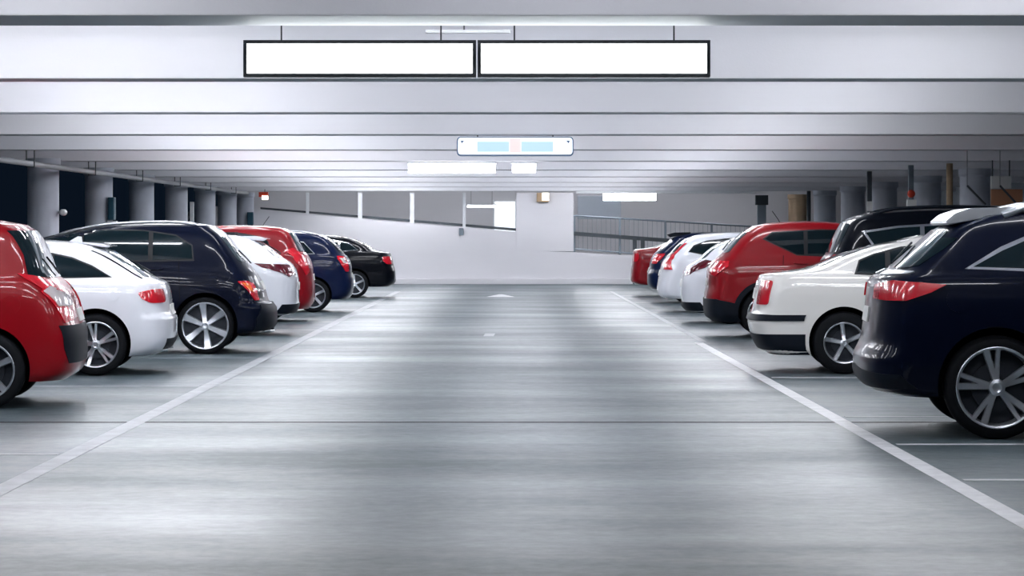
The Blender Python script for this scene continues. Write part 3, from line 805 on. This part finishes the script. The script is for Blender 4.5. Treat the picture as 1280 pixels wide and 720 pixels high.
bm = bmesh.new(); lathe(bm, [(-.12, .04), (-.10, .055), (.05, .055), (.07, .03)], 16, c=(.08, 0, 0)); link('camera_body', bm, M['white_metal'], r, smooth=True, angle=40)
link('bracket', bx(-.04, .07, -.015, .015, -.02, .02, .004), M['white_metal'], r)
r = thing('signpost', 'thin white post with a dark bracket among the left columns', 'post', (Xat(240, 35.0 * K), 35.0 * K, 0))
link('post', bx(-.05, .05, -.05, .05, 0, 2.35, .01), M['white_metal'], r)
bm = bmesh.new(); tube(bm, [(-.05, 0, 2.1), (-.16, 0, 1.8)], .035, 8); link('bracket', bm, M['dark_metal'], r)

# exit light box at the far left corner
r = thing('exit_light', 'red box with a lit white lamp hanging at the far left corner', 'light', (Xat(331, 38.6 * K), 38.6 * K, 0))
link('housing', bx(-.17, .10, -.05, .10, 2.58, 2.72, .01), M['red_plastic'], r)
link('lamp', bx(-.08, .10, -.08, -.03, 2.50, 2.62, .02), M['warm'], r); link('hanger', bx(-.01, .01, 0, .02, 2.72, CZ), M['dark_metal'], r)

# ---------------- end wall with the ramp behind
zl = lambda x: 2.28 + (x + 7.7) * (1.60 - 2.28) / 8.0
bm = bmesh.new()
xA, xB = -9.2, .28
prism(bm, [(xA, 0), (xB, 0), (xB, zl(xB)), (xA, zl(xA))], YW, YW + .25)
struct('wall_back', bm, M['wallwhite'])
bm = bmesh.new(); prism(bm, [(.28, 0), (13.2, 0), (13.2, .30), (5.5, .78), (2.05, .98), (.28, 1.02)], YW, YW + .25); struct('wall_ramp', bm, M['wallwhite'])
struct('trim_1', bx(-9.2, 13.2, YW - .12, YW, 0, .16, .01), M['wallwhite'])
# ramp slab rising behind
bm = bmesh.new(); prism(bm, [(-9.2, .0), (13.2, 0), (13.2, .05), (-9.2, 1.9)], YW + .25, YW + 5.2); struct('floor_ramp', bm, M['floor'])
struct('wall_end', bx(-9.2, 13.3, YW + 5.2, YW + 5.45, 0, SLAB), M['wallwhite'])
# pier
px0, px1 = Xat(645, YW), Xat(717, YW)
o = tag(link('wall_pier', bx(px0, px1, YW + .02, YW + .7, 1.0, CZ, .015), M['wallwhite']), 'broad white square pier above the end wall, left of the ramp railing', 'pier')
r = thing('wall_lamp', 'small square lamp in a wooden box high on the white pier', 'lamp', (Xat(681, YW), YW, 0))
link('lamp_box', bx(-.25, .12, -.10, .02, 2.52, 2.80, .01), M['tan'], r); link('lamp_glass', bx(-.08, .12, -.15, -.095, 2.56, 2.80, .02), M['warm'], r)
# left ramp barrier: posts + sloping rail
for i, px in enumerate((384, 450, 515, 580)):
    x = Xat(px, YW); w = .045 if i in (0, 3) else .065
    o = link('barrier_post', bx(x - w, x + w, YW + .05, YW + .15, zl(x) - .02, CZ, .006), M['white_metal'])
    tag(o, 'white steel post standing on the ramp wall, %s of four from the left' % ['first', 'second', 'third', 'last'][i], 'post', 'posts above the ramp wall')
bm = bmesh.new()
prism(bm, [(-7.6, zl(-7.6) + .03), (xB, zl(xB) + .03), (xB, zl(xB) + .11), (-7.6, zl(-7.6) + .09)], YW + .18, YW + .24)
tag(link('ramp_rail', bm, M['dark_metal']), 'dark sloping steel rail along the top of the left ramp wall', 'rail')
bm = bmesh.new()
tag(link('junction_box', bx(Xat(577, YW) - .08, Xat(577, YW) + .06, YW - .06, YW + .02, 1.50, 1.72, .01), M['grey_metal']), 'small grey box at the foot of the last left ramp post', 'box')
# right railing
r = thing('ramp_railing', 'grey metal railing with thin balusters sloping down beside the ramp', 'railing', (0, 0, 0))
def rz_(x, a, b): return a + (b - a) * (x - 2.05) / (8.0 - 2.05)
yr = YW + .12
for px in (718, 775, 832, 890):
    x = Xat(px, YW); link('post', bx(x - .035, x + .035, yr - .03, yr + .03, .60 if x > 4 else .9, rz_(x, 2.10, 1.74), .004), M['grey_metal'], r)
bm = bmesh.new(); tube(bm, [(2.05, yr, 2.10), (8.0, yr, 1.74)], .028, 8); link('top_rail', bm, M['grey_metal'], r)
bm = bmesh.new(); prism(bm, [(2.05, 1.49), (8.0, 1.05), (8.0, 1.17), (2.05, 1.61)], yr - .09, yr - .04); link('guard_rail', bm, M['dark_metal'], r)['label'] = 'thick dark middle rail'
bm = bmesh.new(); tube(bm, [(2.05, yr, 1.08), (8.0, yr, .62)], .022, 8); link('bottom_rail', bm, M['grey_metal'], r)
for k in range(1, 42):
    x = 2.05 + k * .142; bm = bmesh.new(); tube(bm, [(x, yr, rz_(x, 1.08, .62)), (x, yr, rz_(x, 2.10, 1.74))], .006, 5); link('baluster', bm, M['grey_metal'], r)
for k, px in enumerate((793, 803)):
    x = Xat(px, YW); tag(link('bollard', bx(x - .06, x + .06, YW - .22, YW - .13, .0, 1.40, .01), M['dark_metal']), 'dark short post against the end wall, %s of the pair' % ('left' if k == 0 else 'right'), 'post')
# added panel standing for the dark ceiling underside, and end post
tag(link('ceiling_shade_panel', bx(Xat(722, YW + 1), Xat(776, YW + 1), YW + 1.0, YW + 1.08, 2.0, 2.72, .01), M['wallgrey']), 'grey panel added for the dark ceiling underside above the railing beside the pier', 'panel')
r = thing('steel_post', 'grey upright with a dark block at its top beside the red SUV roof', 'post', (Xat(951, YW - .6), YW - .6, 0))
link('post', bx(-.11, .16, -.06, .06, 0, 2.45, .01), M['grey_metal'], r); link('post_head', bx(-.17, .22, -.09, .09, 2.42, 2.72, .01), M['dark_metal'], r)
tag(link('ceiling_conduit', bx(Xat(717, YW - .3), Xat(932, YW - .3), bk[I0 + 10] - .47, bk[I0 + 10] - .38, 2.73, CZ - .002, .006), M['white_metal']), 'long white conduit under the last beam above the ramp railing', 'pipe')
# doorway left of the pier; its panel glows in place of light beyond
r = thing('doorway', 'white doorway on the ramp left of the pier, its panel glowing in place of light', 'door', (Xat(631, YW + 5.1), YW + 5.18, 0))
link('door_glow', bx(-.34, .34, -.04, 0, 1.4, 2.6, .01), M['sign_white'], r); link('door_frame', bx(-.40, -.34, -.06, 0, 1.4, 2.66), M['white_metal'], r); link('door_frame', bx(.34, .40, -.06, 0, 1.4, 2.66), M['white_metal'], r)

# right side bits: bell, boxes, boards, struts
d = 26.0 * K
r = thing('alarm_bell', 'round red alarm bell above a white box on a post among the right columns', 'bell', (Xat(1131, d), d - .8, 0))
link('post', bx(-.05, .05, .0, .08, 0, CZ, .01), M['grey_metal'], r)
bm = bmesh.new(); lathe(bm, [(-.06, .01), (-.055, .04), (-.035, .065), (-.01, .075), (0, .075)], 24, c=(0, 0, 2.26)); link('bell', bm, M['red_plastic'], r, smooth=True)
link('call_box', bx(-.09, .09, -.08, 0, 1.95, 2.15, .01), M['plate'], r)
r = thing('wall_socket_box', 'small dark switch box with a white face on the right side above the black SUV', 'box', (Xat(1087, 28.0 * K), 28. * K, 0))
link('post', bx(-.05, .05, 0, .08, 0, CZ, .01), M['dark_metal'], r); link('box_face', bx(-.06, .06, -.03, 0, 1.98, 2.18, .005), M['plate'], r)
r = thing('hanging_board', 'white and orange board hanging at the right edge above the near SUV', 'sign', (Xat(1254, 24.0 * K), 24.0 * K, 0))
link('upper_board', bx(-.22, .14, -.02, .02, 2.30, 2.52, .006), M['plate'], r); link('lower_board', bx(-.22, .34, -.02, .02, 2.0, 2.29, .006), M['orange'], r)
link('rod', bx(-.2, -.18, -.01, .01, 2.5, CZ), M['dark_metal'], r); link('rod', bx(.1, .12, -.01, .01, 2.5, CZ), M['dark_metal'], r)
for k, px in enumerate((1187, 1011)):
    dd = (25.0 + 15 * k) * K; x = Xat(px, dd)
    bm = bmesh.new(); tube(bm, [(x, dd, 0), (x, dd, CZ)], .06, 12)
    tag(link('drain_pipe', bm, M['tan'] if k == 0 else M['dark_metal'], smooth=True), ['yellow brown vertical pipe between the two rightmost columns', 'dark vertical pipe beside the far tan column'][k], 'pipe')
for k, (a, b) in enumerate(((1209, 1226), (1250, 1266))):
    bm = bmesh.new(); d = 22.5 * K; tube(bm, [(Xat(a, d), d, Zat(232, d)), (Xat(b + 6, d), d, Zat(256, d))], .018, 8)
    tube(bm, [(Xat(a, d), d, Zat(232, d)), (Xat(a, d), d, SLAB)], .006, 6)
    tag(link('hanging_brace', bm, M['dark_metal']), 'dark slanting bar hanging at the right, %s one' % ('left' if k == 0 else 'right'), 'bar')

# ---------------- lights
def lightbox(px0, px1, py0, py1, d, rods, label):
    x0, x1, z0, z1 = Xat(px0, d), Xat(px1, d), Zat(py1, d), Zat(py0, d)
    cx = (x0 + x1) / 2; r = thing('hanging_light_box', label, 'light', (cx, d, z0), 0, 'paired light boxes hanging over the aisle')
    hw, h = (x1 - x0) / 2, z1 - z0; t = .023
    bm = bmesh.new()
    box(bm, -hw, hw, 0, .10, 0, t, .002); box(bm, -hw, hw, 0, .10, h - t, h, .002)
    box(bm, -hw, -hw + t, 0, .10, t, h - t, .002); box(bm, hw - t, hw, 0, .10, t, h - t, .002)
    link('frame', bm, M['frame_black'], r)
    link('front_diffuser', bx(-hw + t, hw - t, .006, .03, t, h - t, .002), M['lit_front'], r)
    link('back_diffuser', bx(-hw + t, hw - t, .07, .094, t, h - t, .002), M['lit_front'], r)
    for p in rods:
        x = Xat(p, d) - cx; bm = bmesh.new(); tube(bm, [(x, .05, h - .01), (x, .05, SLAB - z0)], .006, 6); link('hanger_rod', bm, M['frame_black'], r)
    return r
DL = 8.86 * K
lightbox(304, 595, 50, 96, DL, (351, 551), 'long lit white light box in a black frame, left one of the hanging pair')
lightbox(597, 888, 50, 96, DL, (643, 843), 'long lit white light box in a black frame, right one of the hanging pair')
# slim cream batten above them
r = thing('slim_batten', 'slim cream strip fixed above the gap between the two light boxes', 'strip', (0, 9.3 * K, 0))
link('strip', bx(Xat(532, 9.3 * K), Xat(638, 9.3 * K), -.03, .03, Zat(41.5, 9.3 * K), Zat(37.5, 9.3 * K), .004), M['line'], r)
link('hanger', bx(-.30, -.29, -.01, .01, Zat(38, 9.3 * K), SLAB), M['frame_black'], r)

# rounded lit sign
d = bk[I0 + 3] - .30
r = thing('illuminated_sign', 'rounded blue and white lit sign hanging in mid aisle beyond the light boxes', 'sign', (Xat(644, d), d, 0))
z0, z1 = Zat(195, d), Zat(171, d); w = (Xat(717, d) - Xat(571, d)) / 2
def rbox(x0, x1, y0, y1, z0, z1, rad):
    pts = []
    for cx, cz, a in ((x1 - rad, z1 - rad, 0), (x0 + rad, z1 - rad, 90), (x0 + rad, z0 + rad, 180), (x1 - rad, z0 + rad, 270)):
        for k in range(6): t = math.radians(a + 18 * k); pts.append((cx + rad * math.cos(t), cz + rad * math.sin(t)))
    return prism(bmesh.new(), pts, y0, y1)
link('sign_frame', rbox(-w, w, 0, .12, z0, z1, .05), M['sign_edge'], r)
link('sign_face', rbox(-w + .016, w - .016, -.012, .01, z0 + .02, z1 - .012, .04), M['sign_white'], r)
hz0, hz1 = z0 + .055, z1 - .065
link('blue_panel', bx(-w + .27, -.08, -.02, -.005, hz0, hz1), M['sign_blue'], r); link('blue_panel', bx(.08, w - .27, -.02, -.005, hz0, hz1), M['sign_blue'], r)
link('pink_panel', bx(-.075, .075, -.02, -.005, z0 + .045, z1 - .02), M['sign_pink'], r)
for s in (-1, 1):
    bm = bmesh.new(); prism(bm, [(s * (w - .10), z1 - .05), (s * (w - .05), z1 - .05), (s * (w - .065), z1 - .09)], -.02, -.005); link('corner_mark', bm, M['sign_edge'], r)
    bm = bmesh.new(); tube(bm, [(s * .5, .06, z1 - .01), (s * .5, .06, CZ + .004)], .008, 6); link('hanger_rod', bm, M['frame_black'], r)

def batten(x, y, z, L, mat, label, group, along='x', hang=None, wd=.05, top=.05):
    r = thing('ceiling_light', label, 'light', (x, y, z), 0 if along == 'x' else PI / 2, group)
    link('housing', bx(-L / 2, L / 2, -wd, wd, top, top + .0405, .006), M['white_metal'], r)
    link('tube', bx(-L / 2 + .02, L / 2 - .02, -wd * .75, wd * .75, -.01, top, .015), M[mat], r)
    if hang:
        for s in (-1, 1):
            bm = bmesh.new(); tube(bm, [(s * L * .35, 0, .085), (s * L * .35, 0, hang - z)], .006, 6); link('hanger_rod', bm, M['frame_black'], r)
    return r
# battens that show
d = bk[I0 + 5] - .25; batten(Xat(565, d), d, CZ - .20, 1.60, 'tube_far', 'long bright fluorescent light fixed just below the lit blue sign', None, wd=.09, top=.16)
d = bk[I0 + 5] - .22; batten(Xat(655, d), d, CZ - .19, .46, 'tube_far', 'short bright light right of the long one below the lit sign', None, wd=.09, top=.15)
d = bk[I0 + 10] - .25; batten(Xat(787, d), d, CZ - .27, 1.6, 'tube_far', 'bright fluorescent light under the last beam above the ramp railing', None, wd=.10, top=.23)
d = YW + 2.6; batten(Xat(602, d), d, Zat(259, d), .95, 'tube_far', 'fluorescent light beyond the ramp posts left of the pier', None, hang=SLAB, wd=.07)
# battens hidden between the beams (they light the place)
for i, yb in enumerate(bk):
    for dy in (1.5, 3.7):
        y = yb + dy
        if y > YW - 1 or y < 13: continue
        for x in ([-3.0, .3, 3.0] if y < 15 else ([-4.8, -2.9, .3, 3.4] if y < 55 else [-4.6, -2.8, .3, 2.8])):
            batten(x, y, SLAB - .09, 1.5, 'tube_dim' if abs(x) < 1 else 'tube', 'unseen fluorescent ceiling light tucked up between two ceiling beams', 'ceiling lights between the beams')  # the weak middle row is added to brighten the beams over the aisle
# ramp lights
for x in (-6.5, -2.2, 2.8, 6.5):
    batten(x, YW + 1.2, SLAB - .09, 1.5, 'tube', 'fluorescent ceiling light over the ramp behind the end wall', 'ceiling lights over the ramp')

# ---------------- floor markings
def mark(name, poly, mat, label, cat, z=.002, group=None):
    bm = bmesh.new(); A = [bm.verts.new((x, y, z)) for x, y in poly]; B = [bm.verts.new((x, y, -.001)) for x, y in poly]; n = len(poly)
    bm.faces.new(A); bm.faces.new(B[::-1])
    for i in range(n): bm.faces.new((A[i], A[(i + 1) % n], B[(i + 1) % n], B[i]))
    return tag(link(name, bm, M[mat]), label, cat, group)
mark('aisle_line', [(2.56, 3), (2.69, 3), (2.68, 18.6 * K), (2.56, 18.6 * K)], 'line', 'long white line on the floor along the right row of cars', 'line')
mark('aisle_line', [(2.66, 18.75 * K), (2.76, 18.75 * K), (2.80, 36 * K), (2.70, 36 * K)], 'line_worn_dulled', 'faint far stretch of the right white floor line', 'line')
mark('aisle_line', [(-2.97, 3), (-2.83, 3), (-2.83, 36 * K), (-2.97, 36 * K)], 'line_worn_dulled', 'low contrast white line on the floor along the left row of cars', 'line')  # paint darkened to copy its low contrast on the brightly lit floor
rl = [(8.11 * K, 1.0, 'nearest the camera'), (9.50 * K, 1.0, 'beside the near navy SUV rear wheel'), (10.95 * K, .7, 'under the near navy SUV'), (14.0 * K, 1.0, 'under the white saloon')]
for d, w, t in rl: mark('bay_line', [(2.72, d - .045), (8.6, d - .045), (8.6, d + .045), (2.72, d + .045)], 'line' if w == 1. else 'line_worn_dulled', 'white parking bay line on the right, ' + t, 'line', group='right bay lines')
ll = [(9.06 * K, 'nearest the camera'), (13.2 * K, 'under the white estate car'), (16.3 * K, 'beside the navy SUV rear wheel')]
for d, t in ll: mark('bay_line', [(-2.99, d - .045), (-8.0, d - .045), (-8.0, d + .045), (-2.99, d + .045)], 'line_worn_dulled', 'white parking bay line on the left, ' + t, 'line', group='left bay lines')
d = 8.98 * 1.19
mark('floor_joint', [(-9, 20.6), (9, 20.6), (9, 20.67), (-9, 20.67)], 'seam', 'thin dark joint crossing the whole floor of the aisle', 'joint', z=.0015)
d = F * EYE / (370 - VY)
mark('floor_arrow', [(-.50, d - .9), (.18, d - 1.), (-.12, d + 1.8), (-.2, d + 1.8)], 'line', 'worn white arrow head painted on the floor near the end wall', 'arrow')
d = F * EYE / (420 - VY)
mark('floor_arrow', [(-.35, d - .1), (-.2, d - .12), (-.18, d + 1.0), (-.33, d + 1.0)], 'line_worn_dulled', 'faint worn arrow mark in mid aisle', 'arrow', z=.0012)

# ---------------- world, camera
w = bpy.data.worlds.new('World'); scn.world = w; w.use_nodes = True
bg = w.node_tree.nodes['Background']; bg.inputs[0].default_value = (.05, .10, .2, 1); bg.inputs[1].default_value = .04

cam = bpy.data.cameras.new('Camera'); co = bpy.data.objects.new('Camera', cam); COL.objects.link(co)
cam.sensor_width = 36.; cam.sensor_fit = 'HORIZONTAL'; cam.lens = 36. * F / 1280
cam.shift_x = (640 - VX) / 1280; cam.shift_y = -(360 - VY) / 1280
co.location = (0, 0, EYE); co.rotation_euler = (PI / 2, 0, 0); cam.clip_end = 200
scn.camera = co
vs = scn.view_settings
vs.view_transform = 'Standard'; vs.look = 'None'; vs.gamma = 1.; vs.use_curve_mapping = False
vs.exposure = 0.58
